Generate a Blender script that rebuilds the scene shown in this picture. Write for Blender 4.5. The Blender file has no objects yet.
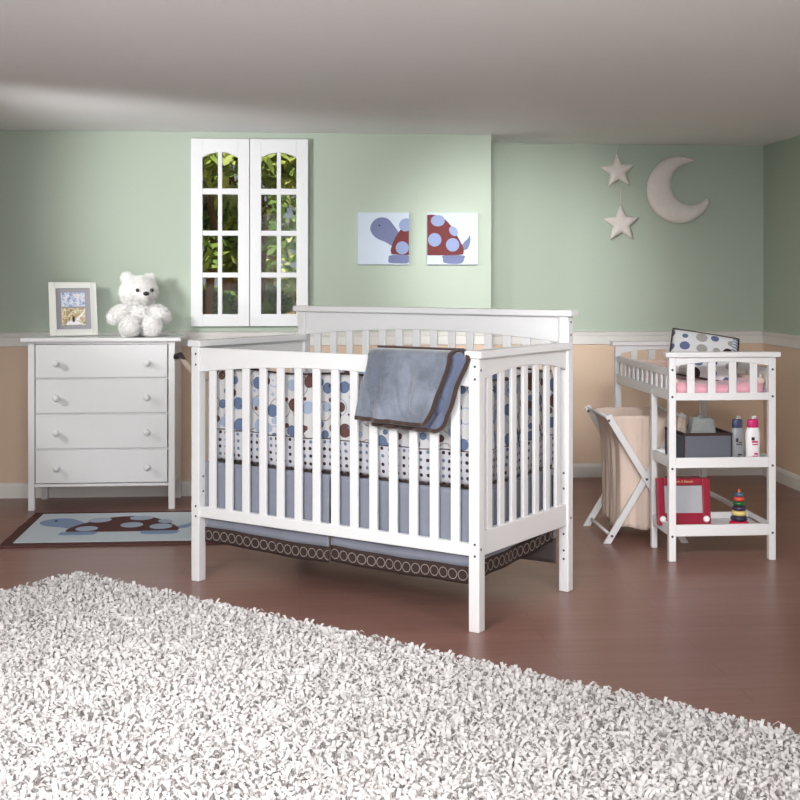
import bpy, bmesh, math, random
from mathutils import Vector, Matrix, noise
random.seed(7)
C = bpy.context.scene.collection
PI = math.pi

# ------------------------------------------------------------------ materials
def lin(c):
    c /= 255.0
    return c/12.92 if c <= .04045 else ((c+.055)/1.055)**2.4
def rgb(r, g, b): return (lin(r), lin(g), lin(b), 1)

class NT:
    def __init__(s, name):
        s.m = bpy.data.materials.new(name); s.m.use_nodes = True
        s.t = s.m.node_tree; s.n = s.t.nodes; s.b = s.n['Principled BSDF']
    def link(s, a, b): s.t.links.new(a, b)
    def node(s, kind, **k):
        n = s.n.new(kind)
        for a, v in k.items(): setattr(n, a, v)
        return n
    def put(s, sock, v):
        if hasattr(v, 'is_output') or isinstance(v, bpy.types.NodeSocket): s.link(v, sock)
        else: sock.default_value = v
    def math(s, op, a, b=0.0, c=0.0):
        n = s.node('ShaderNodeMath', operation=op)
        s.put(n.inputs[0], a); s.put(n.inputs[1], b)
        if len(n.inputs) > 2: s.put(n.inputs[2], c)
        return n.outputs[0]
    def mix(s, f, a, b):
        n = s.node('ShaderNodeMix', data_type='RGBA')
        s.put(n.inputs[0], f); s.put(n.inputs[6], a); s.put(n.inputs[7], b)
        return n.outputs[2]
    def noise(s, scale, vec=None, detail=3, rough=.5):
        n = s.node('ShaderNodeTexNoise'); n.inputs['Scale'].default_value = scale
        n.inputs['Detail'].default_value = detail; n.inputs['Roughness'].default_value = rough
        if vec is not None: s.link(vec, n.inputs['Vector'])
        return n.outputs['Fac']
    def obj(s): return s.node('ShaderNodeTexCoord').outputs['Object']
    def uv(s): return s.node('ShaderNodeTexCoord').outputs['UV']
    def scale(s, vec, x, y, z):
        n = s.node('ShaderNodeMapping'); s.link(vec, n.inputs['Vector'])
        n.inputs['Scale'].default_value = (x, y, z); return n.outputs[0]
    def ramp(s, f, stops, const=False):
        n = s.node('ShaderNodeValToRGB'); s.link(f, n.inputs[0])
        e = n.color_ramp.elements
        if const: n.color_ramp.interpolation = 'CONSTANT'
        while len(e) < len(stops): e.new(.5)
        for i, (p, c) in enumerate(stops): e[i].position = p; e[i].color = c
        return n.outputs[0]
    def bump(s, h, strength=.2, dist=.002):
        n = s.node('ShaderNodeBump'); s.link(h, n.inputs['Height'])
        n.inputs['Strength'].default_value = strength; n.inputs['Distance'].default_value = dist
        s.link(n.outputs[0], s.b.inputs['Normal'])
    def fin(s, color=None, rough=.5, spec=.5, sheen=0):
        if color is not None: s.put(s.b.inputs['Base Color'], color)
        s.b.inputs['Roughness'].default_value = rough
        s.b.inputs['Specular IOR Level'].default_value = spec
        if sheen: s.b.inputs['Sheen Weight'].default_value = sheen
        return s.m

def simple(name, col, rough=.5, spec=.5, var=.06, nscale=12, bump=0, bscale=200, bdist=.001, sheen=0):
    t = NT(name); o = t.obj()
    f = t.noise(nscale, o)
    dark = (col[0]*(1-var), col[1]*(1-var), col[2]*(1-var), 1)
    c = t.mix(f, dark, (min(1, col[0]*(1+var)), min(1, col[1]*(1+var)), min(1, col[2]*(1+var)), 1))
    if bump: t.bump(t.noise(bscale, o, 2), bump, bdist)
    return t.fin(c, rough, spec, sheen)

M = {}
M['white'] = simple('white_painted_wood', (.80, .80, .81, 1), .38, .5, .015, 6, .05, 60)
M['white_matte'] = simple('white_trim_paint', (.80, .79, .76, 1), .5, .4, .02, 5)
M['window_white'] = simple('white_window_paint', (.86, .87, .89, 1), .4, .4, .01, 5)
M['ceiling'] = simple('white_ceiling_paint', (.93, .93, .93, 1), .8, .2, .01, 3)
M['green'] = simple('sage_green_wall_paint', rgb(184, 196, 181), .7, .25, .02, 1.2, .05, 150)
M['peach'] = simple('peach_wall_paint', rgb(226, 201, 178), .7, .25, .02, 1.2, .05, 150)
M['bolt'] = simple('dark_bolt_metal', (.06, .06, .07, 1), .4, .6)
M['steel'] = simple('steel', (.5, .5, .52, 1), .3, .8)
M['brown_bind'] = simple('dark_brown_binding', rgb(66, 50, 46), .8, .2, .15, 40, .4, 300, sheen=.3)
M['sheer'] = simple('dark_brown_sheer_fabric', rgb(84, 76, 76), .8, .2, .1, 40, .2, 300)
M['skirt_blue'] = simple('slate_blue_fabric', rgb(132, 136, 150), .85, .2, .06, 25, .3, 500, sheen=.3)
M['pink'] = simple('pink_terry', rgb(238, 176, 190), .9, .1, .06, 30, .5, 260, .002, sheen=.4)
M['beige_pad'] = simple('beige_pad_cover', rgb(240, 215, 205), .9, .1, .04, 30, .3, 260, .001)
M['mattress'] = simple('mattress_cover', rgb(214, 216, 222), .85, .2, .04, 20, .2, 200)
M['hamper_cloth'] = simple('sand_coloured_hamper_cloth', rgb(230, 210, 196), .9, .1, .06, 8, .3, 350)
M['box_grey'] = simple('grey_woven_box_fabric', rgb(100, 102, 112), .9, .1, .2, 160, .5, 500)
M['box_brown'] = simple('dark_brown_box_trim', rgb(62, 46, 46), .8, .2, .1, 60)
M['grey_cloth'] = simple('pale_grey_cloth', rgb(140, 143, 142), .9, .1, .2, 30, .5, 120, .003)
M['taupe_plush'] = simple('taupe_plush', rgb(176, 160, 148), .95, .1, .25, 60, .6, 200, .004)
M['bottle_grey'] = simple('grey_bottle_plastic', rgb(140, 142, 146), .3, .5, .02)
M['bottle_white'] = simple('white_bottle_plastic', rgb(240, 236, 238), .3, .5, .02)
M['navy'] = simple('navy_plastic', rgb(58, 68, 100), .35, .5, .03)
M['magenta'] = simple('magenta_plastic', rgb(206, 40, 110), .35, .5, .03)
M['ink'] = simple('dark_print_ink', rgb(52, 48, 52), .5, .3)
M['red_toy'] = simple('crimson_plastic', rgb(146, 22, 50), .3, .5, .03)
M['gold'] = simple('gold_lettering', rgb(225, 180, 120), .4, .5)
M['screen'] = simple('grey_screen', rgb(170, 172, 178), .25, .5, .03, 30)
M['plush'] = simple('ivory_plush', rgb(236, 228, 222), .95, .1, .05, 30, .6, 180, .004, sheen=.5)
M['fur'] = simple('white_fur', (.93, .92, .90, 1), .9, .1, .03, 30, sheen=.5)
M['black'] = simple('glossy_black_plastic', (.012, .012, .014, 1), .15, .6)
M['canvas'] = simple('pale_blue_canvas', rgb(206, 218, 232), .8, .2, .02, 60, .3, 600, .0005)
M['turtle_blue'] = simple('slate_blue_paint', rgb(120, 128, 164), .8, .2, .1, 120)
M['turtle_patch'] = simple('light_blue_paint', rgb(148, 162, 200), .8, .2, .1, 120)
M['turtle_brown'] = simple('brown_paint', rgb(118, 62, 62), .8, .2, .12, 120)
M['rug_pale'] = simple('pale_blue_rug_pile', rgb(205, 215, 222), .95, .1, .05, 60, .6, 400, .002)
M['rug_brown'] = simple('brown_rug_pile', rgb(96, 68, 66), .95, .1, .15, 60, .6, 400, .002)
M['rug_blue'] = simple('blue_rug_pile', rgb(140, 160, 192), .95, .1, .08, 60, .6, 400, .002)
M['rug_patch'] = simple('soft_blue_rug_patch', rgb(172, 186, 206), .95, .1, .05, 60, .6, 400, .002)
M['rug_base'] = simple('rug_backing', rgb(214, 208, 204), .95, .1, .1, 60)
M['mat_grey'] = simple('grey_mat_board', rgb(166, 166, 172), .8, .2, .02)
M['frame_ivory'] = simple('ivory_frame_paint', rgb(232, 234, 226), .45, .4, .02)
for n, c in dict(ring_red=(220, 40, 80), ring_navy=(44, 46, 70), ring_yellow=(226, 206, 130), ring_plum=(60, 44, 74),
                 ring_green=(40, 96, 50), ring_coral=(222, 84, 70), ring_slate=(88, 104, 128)).items():
    M[n] = simple(n+'_wood', rgb(*c), .35, .5, .04)
M['bark'] = simple('tree_bark', rgb(98, 78, 52), .9, .2, .3, 12, .6, 30, .01)

def mat_floor():
    t = NT('reddish_brown_laminate'); o = t.node('ShaderNodeNewGeometry').outputs['Position']
    br = t.node('ShaderNodeTexBrick', offset=.37); t.link(o, br.inputs['Vector'])
    br.inputs['Scale'].default_value = 1; br.inputs['Brick Width'].default_value = 1.3
    br.inputs['Row Height'].default_value = .13; br.inputs['Mortar Size'].default_value = .0022
    br.inputs['Color1'].default_value = rgb(160, 122, 112); br.inputs['Color2'].default_value = rgb(146, 108, 99)
    br.inputs['Mortar'].default_value = rgb(110, 80, 73)
    st = t.noise(3, t.scale(o, .7, 9, 1), 6, .6)
    st2 = t.noise(5, t.scale(o, 1.2, 40, 1), 4, .6)
    f = t.math('ADD', t.math('MULTIPLY', st, .7), t.math('MULTIPLY', st2, .5))
    f = t.math('MULTIPLY', t.math('SUBTRACT', f, .35), 1.5)
    f.node.use_clamp = True
    c = t.mix(f, rgb(128, 92, 83), br.outputs['Color'])
    t.bump(st2, .05, .001)
    return t.fin(c, .34, .4)
M['floor'] = mat_floor()

def mat_circles(name='circle_print_fabric', scale=10.0, dots_below=True):
    # big discs and rings above a band of small dots; v is metres from the lower hem
    t = NT(name); uv = t.uv()
    v = t.node('ShaderNodeSeparateXYZ'); t.link(uv, v.inputs[0]); v = v.outputs[1]
    base = rgb(194, 193, 194)
    col = base
    def layer(col, sc, off, rad, pal, ring=False):
        mp = t.node('ShaderNodeMapping'); t.link(uv, mp.inputs[0])
        mp.inputs['Location'].default_value = off; mp.inputs['Scale'].default_value = (sc, sc, sc)
        vo = t.node('ShaderNodeTexVoronoi', voronoi_dimensions='2D'); t.link(mp.outputs[0], vo.inputs['Vector'])
        vo.inputs['Scale'].default_value = 1; vo.inputs['Randomness'].default_value = .45
        d = vo.outputs['Distance']
        sp = t.node('ShaderNodeSeparateColor'); t.link(vo.outputs['Color'], sp.inputs[0])
        r = t.math('MULTIPLY_ADD', sp.outputs[0], rad[1]-rad[0], rad[0])
        if ring:
            f = t.math('LESS_THAN', t.math('ABSOLUTE', t.math('SUBTRACT', d, r)), ring)
        else:
            f = t.math('LESS_THAN', d, r)
        pc = t.ramp(sp.outputs[1], pal, True)
        return t.mix(f, col, pc)
    B, BL, PB, G = rgb(92, 66, 62), rgb(92, 108, 136), rgb(150, 164, 184), rgb(150, 142, 140)
    col = layer(base, scale*.9, (.3, .1, 0), (.25, .36), [(0, G), (.5, PB), (.75, B)], .022)
    col = layer(col, scale*1.15, (.7, .45, 0), (.14, .32), [(0, BL), (.38, PB), (.62, B), (.9, BL)])
    col = layer(col, scale*1.9, (.15, .9, 0), (.0, .3), [(0, B), (.35, BL), (.7, PB)])
    if dots_below:
        mp = t.node('ShaderNodeMapping'); t.link(uv, mp.inputs[0]); mp.inputs['Scale'].default_value = (36, 36, 1)
        vo = t.node('ShaderNodeTexVoronoi', voronoi_dimensions='2D'); t.link(mp.outputs[0], vo.inputs['Vector'])
        vo.inputs['Scale'].default_value = 1; vo.inputs['Randomness'].default_value = .15
        sp = t.node('ShaderNodeSeparateColor'); t.link(vo.outputs['Color'], sp.inputs[0])
        f = t.math('LESS_THAN', vo.outputs['Distance'], .24)
        small = t.mix(f, rgb(190, 190, 196), t.ramp(sp.outputs[0], [(0, rgb(60, 48, 48)), (.6, rgb(104, 116, 140))], True))
        col = t.mix(t.math('LESS_THAN', v, .125), col, small)
    t.bump(t.noise(60, t.obj(), 2), .3, .003)
    return t.fin(col, .85, .2)
M['circles'] = mat_circles()
def mat_pillow():
    t = NT('dotted_pillow_fabric'); uv = t.uv()
    vo = t.node('ShaderNodeTexVoronoi', voronoi_dimensions='2D')
    mp = t.node('ShaderNodeMapping'); t.link(uv, mp.inputs[0]); mp.inputs['Scale'].default_value = (15, 15, 1)
    t.link(mp.outputs[0], vo.inputs['Vector']); vo.inputs['Scale'].default_value = 1; vo.inputs['Randomness'].default_value = .35
    sp = t.node('ShaderNodeSeparateColor'); t.link(vo.outputs['Color'], sp.inputs[0])
    f = t.math('LESS_THAN', vo.outputs['Distance'], t.math('MULTIPLY_ADD', sp.outputs[2], .2, .2))
    c = t.mix(f, rgb(226, 228, 230), t.ramp(sp.outputs[0], [(0, rgb(60, 52, 56)), (.4, rgb(100, 112, 150)), (.75, rgb(170, 166, 162))], True))
    sx = t.node('ShaderNodeSeparateXYZ'); t.link(uv, sx.inputs[0])
    stripe = t.math('LESS_THAN', t.math('FRACT', t.math('MULTIPLY', sx.outputs[1], 60)), .35)
    sc = t.mix(stripe, rgb(210, 216, 228), rgb(120, 130, 155))
    c = t.mix(t.math('GREATER_THAN', sx.outputs[0], .29), c, sc)
    return t.fin(c, .85, .2)
M['pillow'] = mat_pillow()
def mat_band():
    # dark band with a chain of embroidered rings; u in metres, v 0..0.06
    t = NT('dark_ring_chain_band'); uv = t.uv()
    sp = t.node('ShaderNodeSeparateXYZ'); t.link(uv, sp.inputs[0])
    p = .040
    x = t.math('SUBTRACT', t.math('FRACT', t.math('DIVIDE', sp.outputs[0], p)), .5)
    y = t.math('DIVIDE', t.math('SUBTRACT', sp.outputs[1], .029), p)
    d = t.math('SQRT', t.math('ADD', t.math('MULTIPLY', x, x), t.math('MULTIPLY', y, y)))
    f = t.math('LESS_THAN', t.math('ABSOLUTE', t.math('SUBTRACT', d, .43)), .042)
    c = t.mix(f, rgb(58, 46, 44), rgb(138, 128, 122))
    t.bump(t.noise(300, t.obj(), 2), .3, .001)
    return t.fin(c, .8, .2)
M['band'] = mat_band()
def mat_minky():
    t = NT('blue_minky_fleece'); o = t.obj()
    f = t.noise(7, o, 4, .6); f2 = t.noise(90, o, 2)
    c = t.mix(t.ramp(f, [(.38, (0, 0, 0, 1)), (.62, (1, 1, 1, 1))]), rgb(88, 95, 107), rgb(126, 133, 147))
    c = t.mix(t.math('MULTIPLY', f2, .3), c, rgb(142, 148, 162))
    t.bump(f2, .4, .003)
    return t.fin(c, .8, .2, .6)
M['minky'] = mat_minky()
M['minky_dark'] = simple('slate_blue_blanket_lining', rgb(98, 108, 134), .8, .2, .1, 30, .3, 200, sheen=.4)
def mat_shag():
    t = NT('white_shag_yarn'); o = t.obj()
    c = t.mix(t.noise(45, o, 3, .7), rgb(205, 200, 198), rgb(238, 236, 236))
    return t.fin(c, .9, .1, .3)
M['shag'] = mat_shag()
def mat_photo(name, stops, sc):
    t = NT(name); o = t.obj()
    c = t.ramp(t.noise(sc, o, 5, .7), stops)
    return t.fin(c, .3, .4)
M['photo_blue'] = mat_photo('blue_white_photograph', [(.3, rgb(110, 120, 150)), (.45, rgb(170, 185, 220)), (.55, rgb(235, 238, 245)), (.68, rgb(225, 210, 170))], 60)
M['photo_sand'] = mat_photo('sand_coloured_photograph', [(.33, rgb(90, 85, 80)), (.45, rgb(190, 165, 120)), (.55, rgb(228, 214, 180)), (.66, rgb(245, 245, 245))], 70)
M['snow'] = simple('white_photo_patch', rgb(245, 245, 248), .3, .4)
def mat_leaves(name, a, b):
    t = NT(name); o = t.obj()
    f = t.noise(1.4, o, 3, .7)
    c = t.mix(t.ramp(f, [(.35, (0, 0, 0, 1)), (.65, (1, 1, 1, 1))]), a, b)
    t.b.inputs['Transmission Weight'].default_value = 0
    return t.fin(c, .6, .3)
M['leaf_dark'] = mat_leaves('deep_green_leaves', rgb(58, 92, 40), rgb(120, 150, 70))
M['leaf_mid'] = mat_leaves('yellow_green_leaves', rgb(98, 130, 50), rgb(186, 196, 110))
M['leaf_pale'] = mat_leaves('pale_green_leaves', rgb(150, 170, 90), rgb(222, 224, 150))  # palest of the leaf colours, pale green to pale yellow
def mat_ground():
    t = NT('leaf_strewn_garden_ground'); o = t.obj()
    c = t.ramp(t.noise(2.5, o, 6, .7), [(.35, rgb(110, 92, 60)), (.5, rgb(160, 136, 92)), (.65, rgb(214, 200, 150))])
    return t.fin(c, .95, .1)
M['ground'] = mat_ground()
def mat_glass():
    t = NT('window_glass')
    tr = t.node('ShaderNodeBsdfTransparent'); gl = t.node('ShaderNodeBsdfGlossy'); gl.inputs['Roughness'].default_value = .02
    mx = t.node('ShaderNodeMixShader'); mx.inputs[0].default_value = .006
    t.link(tr.outputs[0], mx.inputs[1]); t.link(gl.outputs[0], mx.inputs[2])
    t.link(mx.outputs[0], t.n['Material Output'].inputs['Surface'])
    return t.m
M['glass'] = mat_glass()

# ------------------------------------------------------------------ mesh helpers
class MB:
    """collects shapes in one bmesh; self.mats lists material slots"""
    def __init__(s): s.bm = bmesh.new(); s.mi = 0; s.uvl = None
    def face(s, vs):
        try:
            f = s.bm.faces.new(vs); f.material_index = s.mi; return f
        except ValueError: return None
    def box(s, x0, x1, y0, y1, z0, z1, mat=None):
        v = [s.bm.verts.new(p) for p in ((x0,y0,z0),(x1,y0,z0),(x1,y1,z0),(x0,y1,z0),(x0,y0,z1),(x1,y0,z1),(x1,y1,z1),(x0,y1,z1))]
        if mat is not None:
            for q in v: q.co = mat @ q.co
        for i in ((0,3,2,1),(4,5,6,7),(0,1,5,4),(1,2,6,5),(2,3,7,6),(3,0,4,7)): s.face([v[k] for k in i])
        return s
    def prism(s, pts, a, b, axis='y'):
        """polygon pts (p,q) extruded from a to b along axis. y: (x,z); x: (y,z); z: (x,y)"""
        def P(p, q, t): return {'y': (p, t, q), 'x': (t, p, q), 'z': (p, q, t)}[axis]
        A = [s.bm.verts.new(P(p, q, a)) for p, q in pts]; B = [s.bm.verts.new(P(p, q, b)) for p, q in pts]
        s.face(A); s.face(B[::-1]); n = len(pts)
        for i in range(n): s.face([A[i], B[i], B[(i+1) % n], A[(i+1) % n]])
        return s
    def lathe(s, prof, o=(0,0,0), d=(0,0,1), n=20):
        d = Vector(d).normalized(); q = d.to_track_quat('Z', 'Y').to_matrix(); o = Vector(o)
        rings = []
        for r, z in prof:
            if r < 1e-6: rings.append([s.bm.verts.new(o + q @ Vector((0,0,z)))])
            else: rings.append([s.bm.verts.new(o + q @ Vector((r*math.cos(2*PI*k/n), r*math.sin(2*PI*k/n), z))) for k in range(n)])
        for a, b in zip(rings, rings[1:]):
            for k in range(n):
                k2 = (k+1) % n
                if len(a) == 1 and len(b) == 1: continue
                if len(a) == 1: s.face([a[0], b[k2], b[k]])
                elif len(b) == 1: s.face([a[k], a[k2], b[0]])
                else: s.face([a[k], a[k2], b[k2], b[k]])
        if len(rings[0]) > 1: s.face(rings[0][::-1])
        if len(rings[-1]) > 1: s.face(rings[-1])
        return s
    def cyl(s, a, b, r, n=16):
        a = Vector(a); b = Vector(b)
        return s.lathe([(r, 0), (r, (b-a).length)], a, b-a, n)
    def tube(s, pts, r, n=8, closed=False):
        pts = [Vector(p) for p in pts]; m = len(pts); rings = []
        up = None
        for i, p in enumerate(pts):
            if closed: d = pts[(i+1) % m]-pts[i-1]
            else: d = pts[min(i+1, m-1)]-pts[max(i-1, 0)]
            d.normalize()
            if up is None:
                up = d.orthogonal().normalized()
            up = (up - d*up.dot(d)).normalized(); sd = d.cross(up)
            rr = r[i] if isinstance(r, (list, tuple)) else r
            rings.append([s.bm.verts.new(p + up*rr*math.cos(2*PI*k/n) + sd*rr*math.sin(2*PI*k/n)) for k in range(n)])
        for i in range(m if closed else m-1):
            a, b = rings[i], rings[(i+1) % m]
            for k in range(n): s.face([a[k], a[(k+1) % n], b[(k+1) % n], b[k]])
        if not closed: s.face(rings[0][::-1]); s.face(rings[-1])
        return s
    def grid(s, fn, nu, nv, uvf=None):
        """open surface fn(u,v), u,v in 0..1; uvf(u,v) gives uv in metres"""
        if uvf and s.uvl is None: s.uvl = s.bm.loops.layers.uv.new('UVMap')
        g = [[s.bm.verts.new(fn(i/nu, j/nv)) for j in range(nv+1)] for i in range(nu+1)]
        for i in range(nu):
            for j in range(nv):
                f = s.face([g[i][j], g[i+1][j], g[i+1][j+1], g[i][j+1]])
                if uvf and f:
                    for l, (a, b) in zip(f.loops, ((i,j),(i+1,j),(i+1,j+1),(i,j+1))): l[s.uvl].uv = uvf(a/nu, b/nv)
        return s
    def ball(s, c, r, n=16, mat=None):
        ret = bmesh.ops.create_uvsphere(s.bm, u_segments=n*2, v_segments=n, radius=1)
        if not isinstance(r, (tuple, list)): r = (r, r, r)
        Mx = Matrix.Translation(c) @ (mat or Matrix()) @ Matrix.Diagonal((*r, 1))
        for v in ret['verts']: v.co = Mx @ v.co
        return s
    def torus(s, c, R, r, n=28, m=12, squash=1.0):
        g = [[s.bm.verts.new((c[0]+(R+r*math.cos(2*PI*j/m))*math.cos(2*PI*i/n), c[1]+(R+r*math.cos(2*PI*j/m))*math.sin(2*PI*i/n), c[2]+r*squash*math.sin(2*PI*j/m))) for j in range(m)] for i in range(n)]
        for i in range(n):
            for j in range(m): s.face([g[i][j], g[(i+1) % n][j], g[(i+1) % n][(j+1) % m], g[i][(j+1) % m]])
        return s
    def build(s, name, mats, parent=None, bevel=0, smooth=False, solid=0, sub=0, kind=None, seg=2, recalc=True, off=0):
        if recalc: bmesh.ops.recalc_face_normals(s.bm, faces=s.bm.faces)
        me = bpy.data.meshes.new(name); s.bm.to_mesh(me); s.bm.free()
        if not isinstance(mats, (list, tuple)): mats = [mats]
        for m in mats: me.materials.append(M[m])
        o = bpy.data.objects.new(name, me); C.objects.link(o)
        if smooth:
            for p in me.polygons: p.use_smooth = True
        if solid:
            md = o.modifiers.new('thickness', 'SOLIDIFY'); md.thickness = solid; md.offset = off
        if bevel:
            md = o.modifiers.new('bevel', 'BEVEL'); md.width = bevel; md.segments = seg; md.limit_method = 'ANGLE'; md.angle_limit = .6
        if sub:
            md = o.modifiers.new('subdivision', 'SUBSURF'); md.levels = sub; md.render_levels = sub
        if parent: o.parent = parent
        if kind: o['kind'] = kind
        return o

def tag(o, label=None, cat=None, group=None):
    if label: o['label'] = label
    if cat: o['category'] = cat
    if group: o['group'] = group
    return o
def empty(name, loc, rz=0, label=None, cat=None, group=None):
    o = bpy.data.objects.new(name, None); C.objects.link(o)
    o.location = loc; o.rotation_euler = (0, 0, rz); o.empty_display_size = .05
    return tag(o, label, cat, group)
def copy_tree(o, parent=None):
    c = o.copy(); C.objects.link(c); c.parent = parent
    for ch in list(o.children): copy_tree(ch, c)
    return c
def arc_rail(x0, x1, ztop, zend, zmid, n=24):
    """side view polygon of a rail whose lower edge arches up in the middle"""
    pts = [(x0, ztop), (x0, zend)]
    for i in range(n+1):
        t = i/n; pts.append((x0+(x1-x0)*t, zend+(zmid-zend)*(1-(2*t-1)**2)))
    pts += [(x1, ztop)]
    return pts[:1]+pts[2:]

# ------------------------------------------------------------------ the room
YL, YR, XJ, XR, XW, HC = 7.096, 7.558, 1.084, 2.85, -3.2, 2.03
YF = -1.2
MB().box(XW, XR, YF, 7.75, -.06, 0).build('floor', 'floor', kind='structure')
MB().box(XW, XR+.12, YF, 7.75, HC, HC+.1).build('ceiling', 'ceiling', kind='structure')
RAILL, RAILR = .834, .812

def two_tone(mb, boxes, zs):
    for (x0, x1, y0, y1, z0, z1) in boxes:
        if z1 <= zs: mb.mi = 0; mb.box(x0, x1, y0, y1, z0, z1)
        elif z0 >= zs: mb.mi = 1; mb.box(x0, x1, y0, y1, z0, z1)
        else:
            mb.mi = 0; mb.box(x0, x1, y0, y1, z0, zs); mb.mi = 1; mb.box(x0, x1, y0, y1, zs, z1)
    return mb
WX0, WX1, WZ0, WZ1 = -.604, .045, .945, 1.99
ox0, ox1, oz0, oz1 = WX0+.035, WX1-.035, WZ0+.04, WZ1-.01      # opening behind the sashes
two_tone(MB(), [(XW, ox0, YL, YL+.12, 0, HC), (ox1, XJ, YL, YL+.12, 0, HC), (ox0, ox1, YL, YL+.12, 0, oz0), (ox0, ox1, YL, YL+.12, oz1, HC)], RAILL+.04).build('wall_back_left', ['peach', 'green'], kind='structure')
two_tone(MB(), [(XJ-.12, XJ, YL+.12, YR, 0, HC)], RAILL+.04).build('wall_return', ['peach', 'green'], kind='structure')
two_tone(MB(), [(XJ-.12, XR+.12, YR, YR+.12, 0, HC)], RAILR+.04).build('wall_back_right', ['peach', 'green'], kind='structure')
two_tone(MB(), [(XR, XR+.12, YF, YR, 0, HC)], RAILR+.04).build('wall_right', ['peach', 'green'], kind='structure')
two_tone(MB(), [(XW-.12, XW, YF, YL+.12, 0, HC)], RAILL+.04).build('wall_left', ['peach', 'green'], kind='structure')

def rail_prof(y, z, s=-1):   # chair rail section, sticks out of the wall plane y
    return [(y, z), (y+s*.010, z+.003), (y+s*.013, z+.050), (y+s*.017, z+.058), (y+s*.020, z+.074), (y+s*.024, z+.079), (y, z+.082)]
def base_prof(y, s=-1, h=.083): return [(y, 0), (y+s*.016, 0), (y+s*.016, h-.02), (y+s*.008, h-.004), (y, h)]
MB().prism(rail_prof(YL, RAILL), XW, XJ, 'x').build('trim_1', 'white_matte', bevel=.001, kind='structure')
MB().prism(rail_prof(YR, RAILR-.004), XJ, XR, 'x').build('trim_2', 'white_matte', bevel=.001, kind='structure')
MB().prism(rail_prof(XR, RAILR-.004), YF, YR-.03, 'y').build('trim_3', 'white_matte', bevel=.001, kind='structure')
MB().prism(base_prof(YL), XW, XJ, 'x').build('baseboard_back_left', 'white_matte', kind='structure')
MB().prism(base_prof(YR), XJ, XR, 'x').build('baseboard_back_right', 'white_matte', kind='structure')
MB().prism(base_prof(XR), YF, YR-.016, 'y').build('baseboard_right', 'white_matte', kind='structure')

# window of two tall sashes with eight panes each
win = empty('window_1', (0, YL, 0)); win['kind'] = 'structure'
panes_x = [(-.540, -.455), (-.432, -.344)], [(-.216, -.129), (-.106, -.020)]
rows = [(1.013, 1.217), (1.245, 1.450), (1.478, 1.680), (1.713, 1.915)]
for si, (sx0, sx1) in enumerate(((WX0, -.2815), (-.2775, WX1))):
    mb = MB(); px = panes_x[si]; y0, y1 = -.042, -.012
    mb.box(sx0, px[0][0], y0, y1, WZ0, WZ1); mb.box(px[1][1], sx1, y0, y1, WZ0, WZ1)
    mb.box(px[0][1], px[1][0], y0, y1, rows[0][0], rows[3][1])
    a, b = px[0][0], px[1][1]
    mb.box(a, b, y0, y1, WZ0, rows[0][0])
    for r0, r1 in zip(rows, rows[1:]): mb.box(a, b, y0+.001, y1-.001, r0[1], r1[0])
    top = [(a, WZ1), (b, WZ1)]
    for k in range(13):
        t = k/12; top.append((b+(a-b)*t, rows[3][1]-.030+.030*(1-(2*t-1)**2)))
    mb.prism(top, y0, y1, 'y')
    sash = mb.build('sash', 'window_white', win, bevel=.002)
    MB().box(a-.004, b+.004, -.028, -.024, rows[0][0]-.004, rows[3][1]-.001).build('pane', 'glass', sash)
fr = MB()
for bx in ((WX0+.01, ox0, -.012, .10, WZ0+.01, WZ1-.005), (ox1, WX1-.01, -.012, .10, WZ0+.01, WZ1-.005), (ox0, ox1, -.012, .10, WZ0+.01, oz0), (ox0, ox1, -.012, .10, oz1, WZ1-.002), (-.295, -.265, -.011, .03, oz0, oz1)):
    fr.box(*bx)
fr.build('window_frame', 'window_white', win)

# ------------------------------------------------------------------ garden beyond the window
gr = MB(); gr.grid(lambda u, v: (-8+14*u, 8.3+40*v, .72+.10*v+.05*noise.noise((u*9, v*20, 0))), 40, 60)
gr.build('garden_ground', 'ground', kind='structure')
def leaves(mb, c, r, n, size, rnd):
    for _ in range(n):
        d = Vector((rnd.gauss(0, 1), rnd.gauss(0, 1), rnd.gauss(0, 1))).normalized()
        q = rnd.random()**.4
        p = Vector(c)+Vector((d.x*r[0], d.y*r[1], d.z*r[2]))*q
        a = Vector((rnd.gauss(0, 1), rnd.gauss(0, 1), rnd.gauss(0, 1))).normalized(); b = a.orthogonal().normalized()
        s = size*rnd.uniform(.6, 1.3)
        v = [mb.bm.verts.new(p+a*s), mb.bm.verts.new(p+b*s*.45), mb.bm.verts.new(p-a*s), mb.bm.verts.new(p-b*s*.45)]
        mb.face(v)
def tree(x, y, h, tr, cr, mat, label, group='garden trees'):
    rnd = random.Random(int(x*100+y*7))
    t = empty('garden_tree', (x, y, .74), 0, label, 'tree', group)
    MB().tube([(0, 0, -.1), (.02*h, .01, h*.3), (-.02*h, 0, h*.6), (.03, 0, h*.95)], [tr*1.3, tr, tr*.8, tr*.3], 10).build('trunk', 'bark', t, smooth=True)
    mb = MB()
    for k in range(7):
        cx, cy, cz = rnd.uniform(-.6, .6)*cr, rnd.uniform(-.6, .6)*cr, h*(.22+.13*k)
        leaves(mb, (cx, cy, cz), (cr*.6, cr*.6, cr*.5), 420, .09, rnd)
    mb.build('crown', mat, t, recalc=False)
def bush(x, y, r, h, mat, label, group='garden bushes'):
    rnd = random.Random(int(x*100+y*7)+3); mb = MB()
    for k in range(4): leaves(mb, (rnd.uniform(-.4, .4)*r, rnd.uniform(-.3, .3)*r, h*rnd.uniform(.25, .7)), (r*.7, r*.6, h*.4), 450, .06, rnd)
    o = mb.build('garden_bush', mat, recalc=False); o.location = (x, y, .74); tag(o, label, 'bush', group)
TL = 'tree with brown trunk and leafy crown seen through the window'
tree(-.88, 12.0, 3.2, .036, .5, 'leaf_mid', 'slim garden tree, nearest to the left of the window')
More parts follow.
